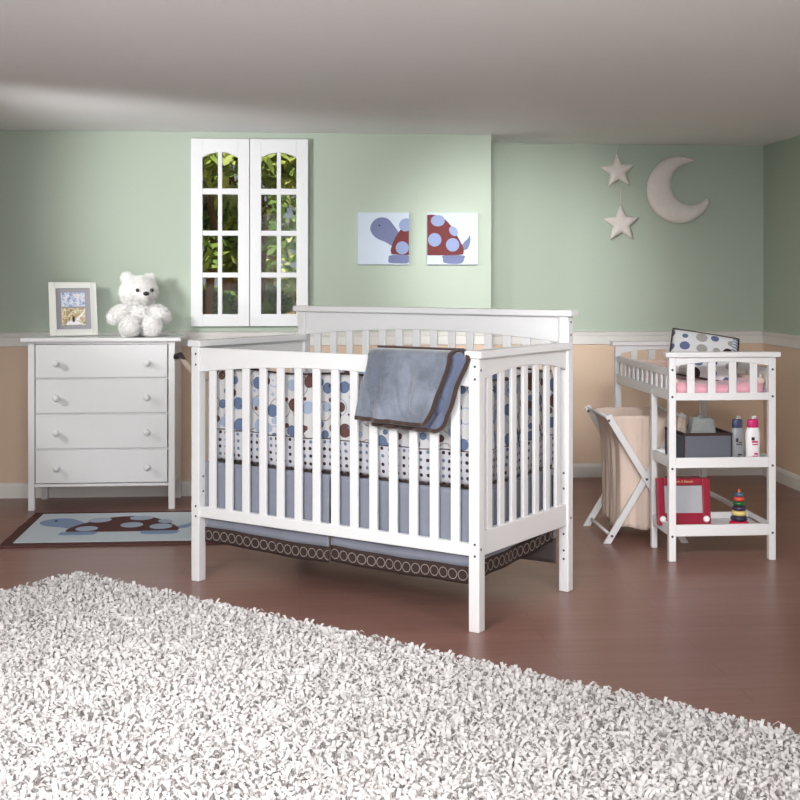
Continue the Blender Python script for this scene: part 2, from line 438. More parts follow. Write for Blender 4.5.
tree(-.44, 13.4, 3.4, .036, .5, 'leaf_mid', 'slim garden tree, seen in the right half of the window')
tree(-2.6, 14.0, 3.6, .10, 1.0, 'leaf_dark', TL); tree(1.6, 13.5, 3.6, .1, 1.0, 'leaf_dark', TL)
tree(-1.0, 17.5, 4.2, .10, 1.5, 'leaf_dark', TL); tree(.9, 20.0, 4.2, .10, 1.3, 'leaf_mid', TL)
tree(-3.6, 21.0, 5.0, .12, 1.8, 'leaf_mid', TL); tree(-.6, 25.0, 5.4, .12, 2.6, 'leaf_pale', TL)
BL_ = 'leafy green bush on the garden ground seen through the window'
bush(-.92, 13.2, .30, .42, 'leaf_dark', BL_); bush(-.42, 13.6, .30, .40, 'leaf_dark', BL_)
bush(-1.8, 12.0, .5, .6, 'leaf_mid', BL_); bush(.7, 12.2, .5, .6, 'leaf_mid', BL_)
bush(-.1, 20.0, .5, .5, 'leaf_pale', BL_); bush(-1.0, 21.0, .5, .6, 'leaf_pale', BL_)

# ------------------------------------------------------------------ dresser
dx0, dx1, dy0, dy1, dh = -1.414, -.656, 6.69, 7.06, .902
dr = empty('dresser', ((dx0+dx1)/2, (dy0+dy1)/2, 0), 0, 'white four-drawer wooden dresser with round knobs against the green and peach wall', 'dresser')
W2 = (dx1-dx0)/2; D2 = (dy1-dy0)/2; lw = .034
MB().box(-W2-.034, W2+.034, -D2-.022, D2+.006, dh-.020, dh).build('tabletop', 'white', dr, bevel=.003)
mb = MB()
mb.box(-W2+lw, W2-lw, -D2+.022, D2-.002, .150, .1602)                      # bottom panel
mb.box(-W2+.004, -W2+.022, -D2+lw, D2-lw, .125, dh-.0202); mb.box(W2-.022, W2-.004, -D2+lw, D2-lw, .125, dh-.0202)
mb.box(-W2+lw, W2-lw, D2-.012, D2-.004, .125, dh-.0202)                     # back panel
mb.box(-W2+lw, W2-lw, -D2+.004, -D2+.022, .123, .139)                       # lower rail
for z in (.318, .503, .688): mb.box(-W2+lw, W2-lw, -D2+.012, -D2+.03, z-.006, z+.006)
mb.box(-W2+lw, W2-lw, -D2+.006, -D2+.024, .868, dh-.0202)
mb.build('carcass', 'white', dr, bevel=.0015)
for sx in (-1, 1):
    for sy in (-1, 1):
        x0 = -W2 if sx < 0 else W2-lw; y0 = -D2 if sy < 0 else D2-lw
        MB().box(x0, x0+lw, y0, y0+lw, 0, dh-.0202).build('leg', 'white', dr, bevel=.003)
for z0, z1, zk in ((.693, .866, .769), (.508, .683, .589), (.323, .498, .407), (.143, .313, .224)):
    mb = MB(); mb.box(-W2+lw+.005, W2-lw-.005, -D2-.003, -D2+.016, z0, z1)
    mb.box(-W2+lw+.02, W2-lw-.02, -D2+.016, D2-.02, z0+.012, z1-.02)
    d = mb.build('drawer', 'white', dr, bevel=.003)
    for kx in (-.230, .236):
        MB().lathe([(.009, 0), (.007, .008), (.008, .013), (.0165, .017), (.0185, .023), (.016, .030), (.008, .034), (0, .035)], (kx, -D2-.003, zk), (0, -1, 0), 20).build('knob', 'white', d, smooth=True)

# ------------------------------------------------------------------ photo frame on the dresser
pf = empty('photo_frame', (-1.195, 6.805, dh), math.radians(19), 'ivory photo frame with two small pictures in a grey mat, on the dresser', 'picture frame')
T = Matrix.Translation((0, 0, .0065)) @ Matrix.Rotation(math.radians(-14), 4, 'X')
fw, fh, b = .125, .293, .030
mb = MB()
mb.box(-fw, -fw+b, 0, .016, 0, fh, T); mb.box(fw-b, fw, 0, .016, 0, fh, T); mb.box(-fw+b, fw-b, 0, .016, 0, b, T); mb.box(-fw+b, fw-b, 0, .016, fh-b, fh, T)
f_ = mb.build('frame', 'frame_ivory', pf, bevel=.003)
mb = MB()
for x0, x1, z0, z1 in ((-fw+b-.004, -fw+b+.004, b, fh-b), (fw-b-.004, fw-b+.004, b, fh-b), (-fw+b, fw-b, b-.004, b+.004), (-fw+b, fw-b, fh-b-.004, fh-b+.004)): mb.box(x0, x1, -.004, .004, z0, z1, T)
mb.build('inner_bead', 'white_matte', f_)
MB().box(-fw+b-.002, fw-b+.002, .007, .010, b-.002, fh-b+.002, T).build('mat_board', 'mat_grey', pf)
MB().box(-.062, .062, .0045, .0071, .160, .236, T).build('upper_picture', 'photo_blue', pf)
mb = MB(); mb.box(-.062, .062, .0045, .0071, .058, .150, T); mb.mi = 1
for q in ([(-.045, .060), (-.03, .075), (.0, .088), (.03, .074), (.05, .060)], [(.01, .09), (.055, .135), (.06, .128), (.02, .084)]):
    v = [mb.bm.verts.new(T @ Vector((x, .0040, z))) for x, z in q]; mb.face(v)
mb.mi = 2
v = [mb.bm.verts.new(T @ Vector((x, .0037, z))) for x, z in ((-.006, .075), (-.008, .10), (-.002, .108), (.005, .100), (.006, .075))]; mb.face(v)
mb.build('lower_picture', ['photo_sand', 'snow', 'ink'], pf, recalc=False)
es = MB().prism([(-.03, .0), (.03, .0), (.02, .165), (-.02, .165)], .0, .004, 'y').build('easel_back', 'ink', pf)
es.location = (0, .138, .002); es.rotation_euler = (math.radians(29), 0, 0)

# ------------------------------------------------------------------ teddy bear
bear = empty('teddy_bear', (-.862, 6.84, dh+.002), math.radians(12), 'white fluffy teddy bear sitting on the dresser', 'teddy bear')
mb = MB()
def lump(c, r, rx=0, ry=0):
    mb.ball(c, r, 12, Matrix.Rotation(ry, 4, 'Y') @ Matrix.Rotation(rx, 4, 'X'))
lump((0, 0, .105), (.078, .068, .10))
HD = Matrix.Translation((0, -.005, .236)) @ Matrix.Rotation(math.radians(16), 4, 'Z')
lump((0, -.005, .234), (.098, .084, .083))           # head
lump(tuple(HD @ Vector((0, -.062, -.020))), (.042, .036, .032))           # muzzle
lump(tuple(HD @ Vector((-.064, .012, .076))), (.030, .020, .028)); lump(tuple(HD @ Vector((.066, .012, .070))), (.028, .020, .026))   # ears
lump((-.105, -.025, .118), (.068, .042, .040), 0, -.55); lump((.105, -.025, .118), (.068, .042, .040), 0, .55)
lump((-.052, -.075, .050), (.052, .078, .050)); lump((.052, -.075, .050), (.052, .078, .050))
lump((-.055, -.135, .058), (.050, .030, .055)); lump((.055, -.135, .058), (.050, .030, .055))
bd = mb.build('body', 'fur', bear, smooth=True, recalc=False)
md = bd.modifiers.new('r', 'REMESH'); md.mode = 'VOXEL'; md.voxel_size = .006; md.use_smooth_shade = True
bpy.context.view_layer.update()
dg = bpy.context.evaluated_depsgraph_get(); ev = bd.evaluated_get(dg); me = bpy.data.meshes.new_from_object(ev)
bd.modifiers.clear()
rnd = random.Random(5); bm = bmesh.new(); bm.from_mesh(me); bm.normal_update()
for v in bm.verts: v.co += v.normal*(.004*noise.noise(v.co*45))
base = [(f.calc_center_median(), f.normal.copy(), [v.co.copy() for v in f.verts]) for f in bm.faces]
for c, n_, vs in base:
    for k in range(2):
        p = c.lerp(vs[rnd.randrange(len(vs))], rnd.random()*.8)
        if p.z < .004: continue
        L = rnd.uniform(.008, .017)
        d = (n_+Vector((rnd.gauss(0, .45), rnd.gauss(0, .45), rnd.gauss(-.1, .45)))).normalized()
        sd = d.cross(Vector((rnd.random(), rnd.random(), rnd.random()))).normalized()*.0016
        tip = p+d*L; tip.z = max(tip.z, .001)
        bm.faces.new([bm.verts.new(p-sd), bm.verts.new(p+sd), bm.verts.new(tip)])
me2 = bpy.data.meshes.new('bear_body'); bm.to_mesh(me2); bm.free(); me2.materials.append(M['fur'])
for p in me2.polygons: p.use_smooth = True
bd.data = me2
for x in (-.040, .040): MB().ball(tuple(HD @ Vector((x, -.084, .010))), (.010, .008, .010), 10).build('eye', 'black', bear, smooth=True)
MB().ball(tuple(HD @ Vector((0, -.104, -.008))), (.016, .010, .011), 10).build('nose', 'black', bear, smooth=True)

# ------------------------------------------------------------------ turtle canvases
def clip(poly, x0, x1, y0, y1):
    def cut(ps, inside, inter):
        out = []
        for i in range(len(ps)):
            a, b = ps[i-1], ps[i]
            if inside(b):
                if not inside(a): out.append(inter(a, b))
                out.append(b)
            elif inside(a): out.append(inter(a, b))
        return out
    def ix(v): return lambda a, b: (v, a[1]+(b[1]-a[1])*(v-a[0])/(b[0]-a[0]))
    def iy(v): return lambda a, b: (a[0]+(b[0]-a[0])*(v-a[1])/(b[1]-a[1]), v)
    for ins, it in ((lambda p: p[0] >= x0, ix(x0)), (lambda p: p[0] <= x1, ix(x1)), (lambda p: p[1] >= y0, iy(y0)), (lambda p: p[1] <= y1, iy(y1))):
        if poly: poly = cut(poly, ins, it)
    return poly
def ell(cx, cy, rx, ry, n=28, rot=0):
    return [(cx+rx*math.cos(2*PI*k/n)*math.cos(rot)-ry*math.sin(2*PI*k/n)*math.sin(rot), cy+rx*math.cos(2*PI*k/n)*math.sin(rot)+ry*math.sin(2*PI*k/n)*math.cos(rot)) for k in range(n)]
def smooth_poly(pts, n=5):
    out = []; m = len(pts)
    for i in range(m):
        p0, p1, p2, p3 = [pts[(i+k-1) % m] for k in range(4)]
        for j in range(n):
            t = j/n
            out.append(tuple(.5*((2*p1[a])+(-p0[a]+p2[a])*t+(2*p0[a]-5*p1[a]+4*p2[a]-p3[a])*t*t+(-p0[a]+3*p1[a]-3*p2[a]+p3[a])*t**3) for a in (0, 1)))
    return out
SH = [(0, .03), (.012, .07), (.029, .106), (.069, .163), (.109, .205), (.155, .226), (.215, .228), (.265, .205), (.31, .155), (.345, .095), (.37, .045), (.372, .015), (.35, .003), (.2, 0), (.02, .005), (.004, .015)]
def turtle_shapes():
    """unit turtle facing left, shell from x 0 to .375, z up (metres)"""
    return [(1, smooth_poly([(-.115, .145), (-.10, .19), (-.06, .213), (-.015, .205), (.02, .165), (.05, .12), (.06, .08), (.02, .05), (-.03, .075), (-.085, .10)])),
            (1, smooth_poly([(-.012, -.02), (-.01, -.040), (.03, -.045), (.09, -.045), (.105, -.03), (.10, .0), (.0, .0)])),
            (1, smooth_poly([(.255, -.02), (.26, -.040), (.30, -.048), (.36, -.044), (.375, -.02), (.37, .0), (.26, .0)])),
            (1, smooth_poly([(.355, .035), (.392, .035), (.410, .075), (.408, .115), (.396, .095), (.375, .075)])),
            (2, smooth_poly(SH, 4)), (3, ell(.065, .042, .037, .037)), (3, ell(.086, .172, .040, .036, rot=.5)), (3, ell(.226, .196, .040, .032)),
            (3, ell(.208, .088, .038, .038)), (3, ell(.310, .060, .038, .038)), (3, ell(.315, .137, .030, .022, rot=-.9)), (4, ell(-.064, .169, .005, .005, 10))]
def canvas(x0, x1, ox, label):
    z0, z1 = 1.290, 1.583
    t = empty('canvas_picture', ((x0+x1)/2, YL, z0), 0, label, 'picture', None); hw = (x1-x0)/2
    mb = MB(); mb.box(-hw, hw, -.030, -.001, 0, z1-z0); c = mb.build('canvas', 'canvas', t, bevel=.002)
    mb = MB(); ys = -.0303
    for k, (mi, p) in enumerate(turtle_shapes()):
        mb.mi = mi-1
        q = clip([(a+ox, bb+.052) for a, bb in p], -hw+.001, hw-.001, .001, z1-z0-.001)
        if len(q) > 2:
            n = len(q); ya = -.0305; yb = ya-.0003*(k+1)
            mb.prism(q, ya+.001, yb, 'y')
    mb.build('painted_turtle', ['turtle_blue', 'turtle_brown', 'turtle_patch', 'ink'], t)
canvas(.325, .613, .040, 'square canvas with a turtle head and front shell, left of the pair')
canvas(.715, 1.005, -.31, 'square canvas with the spotted shell and tail of a turtle, right on the wall')

# ------------------------------------------------------------------ plush stars and moon on the wall
def puffy(outline, depth, c, name, parent=None, n=1):
    """inflated flat shape: outline polygon (x,z) plus inner rings rising to depth"""
    mb = MB(); rings = []
    for t, d in ((1, 0), (.97, .32), (.88, .62), (.72, .85), (.5, .97), (.25, 1.0)):
        rings.append((t, d))
    for sgn in (-1, 1):
        prev = None
        for t, d in rings:
            r = [mb.bm.verts.new((c[0]+(x-c[0])*t, sgn*depth*d, c[1]+(z-c[1])*t)) for x, z in outline]
            if prev:
                for i in range(len(r)): mb.face([prev[i], prev[(i+1) % len(r)], r[(i+1) % len(r)], r[i]])
            prev = r
        mb.face(prev)
    bmesh.ops.remove_doubles(mb.bm, verts=mb.bm.verts, dist=.0002)
    return mb
def star(x, z, r, rot, label, cord_top):
    t = empty('plush_star', (x, YR-.040, z), 0, label, 'star', 'hanging plush stars')
    pts = []
    for k in range(10):
        a = PI/2+k*PI/5+rot; rr = r if k % 2 == 0 else r*.46
        pts.append((rr*math.cos(a), rr*math.sin(a)))
    out = []
    for i in range(10):
        a, b = pts[i], pts[(i+1) % 10]
        for j in range(4): out.append((a[0]+(b[0]-a[0])*j/4, a[1]+(b[1]-a[1])*j/4))
    puffy(out, .026, (0, 0), 's').build('star_body', 'plush', t, smooth=True)
    MB().tube([(pts[0][0], 0, pts[0][1]-.005), (0.0, 0, cord_top-z)], .0015, 6).build('cord', 'plush', t)
star(1.925, 1.862, .112, math.radians(4), 'ivory plush star hanging on a cord by the moon, upper of the two', HC)
star(1.945, 1.545, .118, math.radians(2), 'ivory plush star hanging below the other star on the green wall', 1.80)
px2m = lambda px, py: ((px-680)/163.6, -(py-189.5)/163.6)
oc, ic = (680, 189.5, 33.5), (692.3, 183.5, 21)
def circ(c, a0, a1, n): return [px2m(c[0]+c[2]*math.cos(a0+(a1-a0)*k/n), c[1]-c[2]*math.sin(a0+(a1-a0)*k/n)) for k in range(n+1)]
n = 40
A = circ(oc, math.radians(62), math.radians(340), n); B = circ(ic, math.radians(98), math.radians(318), n)
mb = MB(); m_ = 10; G = []
for i in range(n+1):
    a, b = A[i], B[i]; row = []
    wd = math.hypot(a[0]-b[0], a[1]-b[1])
    for j in range(2*m_):
        ang = 2*PI*j/(2*m_); s_ = .5-.5*math.cos(ang); dd = math.sin(ang)*min(.035, wd*.34)
        row.append(mb.bm.verts.new((a[0]+(b[0]-a[0])*s_, -dd, a[1]+(b[1]-a[1])*s_)))
    G.append(row)
for i in range(n):
    for j in range(2*m_): mb.face([G[i][j], G[i+1][j], G[i+1][(j+1) % (2*m_)], G[i][(j+1) % (2*m_)]])
mb.face(G[0]); mb.face(G[-1][::-1])
bmesh.ops.remove_doubles(mb.bm, verts=mb.bm.verts, dist=.0005)
mo = mb.build('plush_moon', 'plush', smooth=True); mo.location = (2.31, YR-.033, 1.752)
tag(mo, 'ivory plush crescent moon hanging on the green wall beside the stars', 'moon')

# ------------------------------------------------------------------ crib
cr = empty('crib', (-.4366, 5.1047, 0), math.radians(-38.64), 'white slatted wooden baby crib with arched headboard in the middle of the room', 'crib')
Lc, Wc, pw = 1.34, .722, .042
def cpart(mb, name, bevel=.003, par=None, mat='white'): return mb.build(name, mat, par or cr, bevel=bevel)
posts = []
for x0, y0, h in ((0, 0, .940), (Lc-pw, 0, .940), (0, Wc-pw, 1.067), (Lc-pw, Wc-pw, 1.067)):
    posts.append(cpart(MB().box(x0, x0+pw, y0, y0+pw, 0, h), 'post', .004))
cpart(MB().prism(arc_rail(pw, Lc-pw, .937, .840, .876), .008, .030, 'y'), 'front_top_rail', .003)
cpart(MB().box(pw, Lc-pw, .008, .034, .258, .301), 'front_bottom_rail')
cpart(MB().prism(arc_rail(pw, Lc-pw, 1.067, .964, .999), Wc-.032, Wc-.010, 'y'), 'headboard_panel')
cpart(MB().box(-.018, Lc+.018, Wc-pw-.012, Wc+.012, 1.067, 1.092), 'headboard_cap', .004)
cpart(MB().box(pw, Lc-pw, Wc-.034, Wc-.008, .258, .301), 'headboard_bottom_rail')
s0 = cpart(MB().box(-.0175, .0175, .013, .026, .29, .90), 'slat', .003); s0.location = (.101, 0, 0)
for i in range(1, 14):
    c = s0.copy(); C.objects.link(c); c.location = (.101+.0872*i, 0, 0)
s1 = cpart(MB().box(-.0175, .0175, Wc-.028, Wc-.015, .29, 1.01), 'slat', .003); s1.location = (.101, 0, 0)
for i in range(1, 14):
    c = s1.copy(); C.objects.link(c); c.location = (.101+.0872*i, 0, 0)
for side in (0, 1):
    xa, xb = (.010, .032) if side == 0 else (Lc-.032, Lc-.008)
    cpart(MB().prism(arc_rail(pw, Wc-pw, .940, .863, .897), xa, xb, 'x'), 'end_top_rail')
    xc = (-.013, pw+.012) if side == 0 else (Lc-pw-.012, Lc+.013)
    cpart(MB().box(xc[0], xc[1], -.008, Wc-pw, .940, .966), 'end_cap_rail', .004)
    cpart(MB().box(xa, xb, pw, Wc-pw, .257, .342), 'end_bottom_rail')
    s2 = cpart(MB().box(xa+.005, xb-.005, -.0175, .0175, .33, .91), 'slat', .003); s2.location = (0, .099, 0)
    for i in range(1, 7):
        c = s2.copy(); C.objects.link(c); c.location = (0, .099+.0873*i, 0)
def bolt(par, p, d):
    MB().lathe([(.0045, -.004), (.0045, .001), (.003, .0012), (0, .0006)], p, d, 12).build('bolt', 'bolt', par)
for x, po in ((.026, posts[0]), (Lc-.016, posts[1])):
    for z in (.912, .869, .302, .262): bolt(po, (x, 0, z), (0, -1, 0))
for z in (.900, .285): bolt(posts[1], (Lc, .014, z), (1, 0, 0))
for z in (.995, .285, 1.045): bolt(posts[3], (Lc, Wc-.02, z), (1, 0, 0))
for z in (.224, .160, .127, .40, .46): bolt(posts[3], (Lc-.020, Wc-pw, z), (0, -1, 0))
for z in (.36, .42): bolt(posts[0], (pw, .026, z), (1, 0, 0))
sup = MB()
for y in (.06, Wc-.085): sup.box(.045, Lc-.045, y, y+.02, .455, .475)
for i in range(9): sup.box(.05+i*.148, .075+i*.148, .06, Wc-.065, .462, .470)
cpart(sup, 'mattress_support', 0, mat='steel')

mt = MB(); mt.box(.075, Lc-.075, .085, Wc-.085, .478, .60)
mt = mt.build('mattress', 'mattress', bevel=.03, seg=4); mt.location = cr.location; mt.rotation_euler = cr.rotation_euler
tag(mt, 'pale covered mattress lying inside the white crib', 'mattress')

# bumper: padded panels round the inside of the crib
bu = empty('crib_bumper', cr.location, cr.rotation_euler.z, 'padded crib bumper with blue and brown circle print and brown piping, inside the crib', 'bumper')
def bumper(p0, p1, nrm, name='bumper_panel', z0=.484, z1=.853, off=0.0):
    p0, p1, nrm = Vector(p0), Vector(p1), Vector(nrm); L = (p1-p0).length
    def pt(u, v, o):
        w_ = .012*math.sin(u*L*36+off)+.006*noise.noise((u*L*8, v*4, off))
        th = .013*math.sqrt(max(0, 1-(2*v-1)**4))
        p = p0.lerp(p1, u)+nrm*(w_*(.4+.6*math.sin(PI*v))+o*th)
        z = z0+(z1-z0)*v + .006*math.sin(u*L*12+off)*(1 if v > .5 else .5)
        return Vector((p.x, p.y, z))
    mb = MB(); uvf = lambda u, v: (u*L+off, v*(z1-z0))
    nu = int(L*90)
    mb.grid(lambda u, v: pt(u, v, -1), nu, 24, uvf); mb.grid(lambda u, v: pt(u, v, 1), nu, 24, uvf)
    bmesh.ops.remove_doubles(mb.bm, verts=mb.bm.verts, dist=.0006)
    o = mb.build(name, 'circles', bu, smooth=True)
    for v, r in ((1, .0045), (.34, .0022), (0, .003)):
        oo = 0 if v in (0, 1) else -1
        MB().tube([pt(i/nu, v, oo*1.05) for i in range(nu+1)], r, 6).build('piping', 'brown_bind', o, smooth=True)
bumper((.075, .060, 0), (Lc-.06, .060, 0), (0, 1, 0), off=0)
bumper((Lc-.062, .075, 0), (Lc-.062, Wc-.07, 0), (-1, 0, 0), off=2.1)
bumper((.062, Wc-.07, 0), (.062, .075, 0), (1, 0, 0), off=4.4, z1=.80)
bumper((Lc-.07, Wc-.062, 0), (.07, Wc-.062, 0), (0, -1, 0), off=6.3)
# loose corner of cloth sticking out beyond the left post
fl = MB().tube([(.02, .075, .800), (-.015, .07, .805), (-.045, .065, .828), (-.075, .06, .858), (-.105, .06, .884), (-.13, .062, .893)], [.003, .004, .011, .014, .010, .005], 10).build('tie', 'taupe_plush', bu, smooth=True)
MB().tube([(-.090, .058, .880), (-.115, .058, .900), (-.140, .06, .892), (-.152, .062, .884)], [.006, .013, .013, .005], 10).build('tie_end', 'ink', fl, smooth=True)

# crib skirt
sk = empty('crib_skirt', cr.location, cr.rotation_euler.z, 'slate blue crib skirt with a dark ring-chain border hanging under the mattress', 'crib skirt')
def skirt(p0, p1, z0, z1, zs, band_h, amp, ph, mats=('skirt_blue', 'band'), zup=.478, curl=0):
    p0, p1 = Vector(p0), Vector(p1); L = (p1-p0).length; t = (p1-p0).normalized(); nr = Vector((t.y, -t.x, 0))
    def base(u, s):
        w_ = amp*(math.sin(u*L*11+ph)+.5*math.sin(u*L*29+ph*2))*s
        return p0.lerp(p1, u)+nr*w_
    bot = lambda u: z0+(z1-z0)*u+zs*math.sin(u*PI*2+ph)
    nu = max(16, int(L*70))
    a = MB(); a.grid(lambda u, v: (*base(u, .2+.8*v)[:2], zup+(bot(u)+band_h-zup)*v), nu, 14, lambda u, v: (u*L, v))
    panel = a.build('skirt_panel', mats[0], sk, smooth=True, solid=.002)
    bnd = MB(); bnd.grid(lambda u, v: (*(base(u, 1)+nr*.002)[:2], bot(u)+band_h*v+.002), nu, 5, lambda u, v: (u*L, band_h*v))
    bnd.build('border', mats[1], panel, smooth=True, solid=.003)
skirt((.045, .042, 0), (.668, .042, 0), .152, .146, .004, .060, .005, .5)
skirt((.676, .042, 0), (Lc-.05, .042, 0), .153, .148, .004, .060, .007, 2.2)
skirt((Lc-.046, .048, 0), (Lc-.046, Wc-.10, 0), .160, .196, .006, .058, .007, 1.0)
skirt((Lc-.05, Wc-.050, 0), (.05, Wc-.050, 0), .105, .115, .002, .10, .004, 3.0, ('skirt_blue', 'sheer'))
skirt((.046, Wc-.06, 0), (.046, .05, 0), .15, .15, .004, .058, .006, 2.0)

# blanket folded over the front rail
bk = empty('blanket', cr.location, cr.rotation_euler.z, 'blue fleece blanket with dark brown binding folded over the front rail of the crib', 'blanket')
def lay(xt0, xt1, xb0, xb1, zb0, zb1, yoff, ph, top=.943, back=.10, corner=.055):
    def pt(u, v, o=0):
        # v 0: behind the rail, up and over, then down the front to v=1
        xa = xt0+(xt1-xt0)*u; xb = xb0+(xb1-xb0)*u
        R = .017+yoff; hz = .62-yoff*8; vb, vo = .18, .34
        if v < vb:
            t = v/vb; y = .019+R; z = top-back*(1-t); x = xa
        elif v < vo:
            t = (v-vb)/(vo-vb); a = t*PI; y = .019+R*math.cos(a); z = top+R*hz*math.sin(a); x = xa
        else:
            t = (v-vo)/(1-vo); zb = zb0+(zb1-zb0)*u
            # round the lower right corner
            k = max(0, (u-.80)/.20); zb += corner*k**3
            x = xa+(xb-xa)*(t**1.3)
            y = .019-R-.010*t
            z = top+(zb-top)*t
            fold = math.sin(u*17+ph+2.5*t)*.4+math.sin(u*31+ph*2-3*t)*.35+noise.noise((u*5+ph, t*3, ph))*.8-1.1*max(0, 1-abs(noise.noise(((u-.25*t)*7+ph, t*1.6, ph+4)))*5)**1.5*min(1, max(0, .93-u)*8)*min(1, u*8)*min(1, (1.0-t)*6)
            y -= .017*fold*t*(1 if t > .15 else t/.15)+.004
            x += .004*math.sin(t*7+ph)
        return Vector((x, y-o, z))
    return pt
f1 = lay(.893, 1.236, .838, 1.170, .712, .700, .024, .3)
f2 = lay(.925, 1.298, .900, 1.222, .690, .682, .004, 1.7, corner=.06)
for i, f in enumerate((f2, f1)):
    mb = MB(); mb.grid(f, 44, 60)
    la = mb.build('blanket_layer', 'minky_dark' if i == 0 else 'minky', bk, smooth=True, solid=.007)
    edge = [f(1, .03+.97*k/50) for k in range(51)]+[f(1-k/44, 1) for k in range(1, 45)]
    mb = MB(); mb.tube(edge, .0085, 8); mb.build('binding', 'brown_bind', la, smooth=True)
# binding of the fold at the crest of the rail
MB().tube([f1(k/40, .24)+Vector((0, .002, .004)) for k in range(41)]+[f2(.93, .27)+Vector((0, -.002, .010)), f2(1, .34)], .0085, 8).build('top_binding', 'brown_bind', bk, smooth=True)

# ------------------------------------------------------------------ turtle rug
tr = empty('turtle_rug', (-1.355, 5.785, 0), math.radians(0), 'small pale rug with brown border and a turtle, in front of the dresser', 'rug')
RL, RW = 1.10, .80
mb = MB(); mb.mi = 0
outl = []
for i in range(60):
    s_ = i/60*4; k = int(s_); t = s_-k
    p = [(t*RL, 0), (RL, t*RW), (RL-t*RL, RW), (0, RW-t*RW)][k]
    outl.append((p[0]+.006*noise.noise((i*.7, 0, 0)), p[1]+.006*noise.noise((i*.7, 5, 0))))
mb.prism(outl, .0, .010, 'z'); mb.build('border', 'rug_brown', tr, bevel=.003)
MB().prism([(.055, .055), (RL-.055, .05), (RL-.055, RW-.052), (.052, RW-.05)], .009, .0125, 'z').build('field', 'rug_pale', tr)
mb = MB()
for k, (mi, p) in enumerate(turtle_shapes()):
    q = [(.245+a*1.42, .27+bb*1.62) for a, bb in p]
    mb.mi = mi-1
    mb.prism(q, .012, .0135+.0004*k, 'z')
mb.build('turtle_motif', ['rug_blue', 'rug_brown', 'rug_patch', 'ink'], tr)

# ------------------------------------------------------------------ shag rug
sr = empty('shag_rug', (-.883, 5.153, 0), 0, 'large white shag rug with thick tufted pile lying in the foreground', 'rug')
ra, rb = Vector((.747, -.665, 0)), Vector((-.665, -.747, 0)); La, Lb = 3.4, 2.7
mb = MB(); q = [Vector((0, 0, 0)), ra*La, ra*La+rb*Lb, rb*Lb]; mb.prism([(p.x, p.y) for p in q], 0.0, .014, 'z'); mb.build('backing', 'rug_base', sr)
rnd = random.Random(11); verts = []; faces = []
def tuft(p, L, wd, lean, ang):
    d = Vector((math.cos(ang), math.sin(ang), 0)); s_ = Vector((-d.y, d.x, 0))*wd
    b0 = len(verts); z = 0
    steps = [(0, 0, .9), (.2*lean, .55, 1.1), (.6*lean, .80, 1.15), (1.0*lean, .62, .7)]
    for ds, zz, ww in steps:
        c = p+d*(L*ds); c.z = .012+L*zz
        verts.extend([(c-s_*ww)[:], (c+s_*ww)[:]])
    for k in range(3): faces.append((b0+2*k, b0+2*k+1, b0+2*k+3, b0+2*k+2))
step = .0132
na, nb = int(La/step), int(Lb/step)
for i in range(na):
    for j in range(nb):
        p = ra*((i+rnd.random())*step)+rb*((j+rnd.random())*step)
        Yw = 5.153+p.y; Xw = -.883+p.x
        if Yw < 2.2 or abs(Xw-.08*Yw) > .36*Yw+.8: continue       # only the rug the photo can show gets dense pile
        tuft(p, rnd.uniform(.020, .038), rnd.uniform(.0035, .0062), rnd.uniform(.1, 1.1), rnd.uniform(0, 2*PI))
me = bpy.data.meshes.new('pile'); me.from_pydata(verts, [], faces); me.materials.append(M['shag'])
for p in me.polygons: p.use_smooth = True
po = bpy.data.objects.new('pile', me); C.objects.link(po); po.parent = sr; po['kind'] = 'stuff'

# ------------------------------------------------------------------ changing table
cx0, cx1, cy0, cy1 = 1.575, 2.045, 5.275, 6.225
ct = empty('changing_table', (cx0, cy0, 0), 0, 'white wooden changing table with two shelves and slatted sides on the right', 'changing table')
Wt, Dt, lw = cx1-cx0, cy1-cy0, .031
def tp(mb, name, bevel=.0025, par=None, mat='white'): return mb.build(name, mat, par or ct, bevel=bevel)
legs = [tp(MB().box(x, x+lw, y, y+lw, 0, .875), 'leg', .004) for x in (0, Wt-lw) for y in (0, Dt-lw)]
tp(MB().box(.001, .028, .270, .300, 0, .720), 'leg', .006)
for y0, y1 in ((.004, .024), (Dt-.024, Dt-.004)):
    tp(MB().prism(arc_rail(lw, Wt-lw, .875, .838, .856), y0, y1, 'y'), 'end_top_rail')
    tp(MB().box(-.018, Wt+.018, y0-.016, y1+.018, .875, .898), 'end_cap', .004)
    tp(MB().box(lw, Wt-lw, y0, y1, .690, .722), 'end_bottom_rail')
    a = tp(MB().box(-.0165, .0165, y0+.004, y1-.004, .71, .862), 'slat', .002); a.location = (.098, 0, 0)
    for i in range(1, 4):
        c = a.copy(); C.objects.link(c); c.location = (.098+.092*i, 0, 0)
for x0, x1 in ((.004, .022), (Wt-.022, Wt-.004)):
    tp(MB().box(x0, x1, lw, Dt-lw, .795, .825), 'side_top_rail')
    tp(MB().box(x0, x1, lw, Dt-lw, .690, .735), 'side_bottom_rail')
    a = tp(MB().box(x0+.004, x1-.004, -.016, .016, .73, .80), 'slat', .002); a.location = (0, .085, 0)
    for i in range(1, 11):
        c = a.copy(); C.objects.link(c); c.location = (0, .085+.0785*i, 0)
tp(MB().box(.022, Wt-.022, .024, Dt-.024, .695, .708), 'deck')
for z0, z1, nm in ((.400, .444, 'shelf'), (.107, .156, 'shelf')):
    mb = MB()
    mb.box(lw, Wt-lw, .004, .022, z0, z1); mb.box(.004, .020, lw, .272, z0, z1)
    mb.box(.020, Wt-.020, .285, .300, z0, z1)
    mb.box(.018, Wt-.018, .020, .286, z0+.012, z0+.022)
    tp(mb, nm)
    tp(MB().box(Wt-.018, Wt-.006, lw, Dt-lw, z1-.022, z1), 'stretcher')
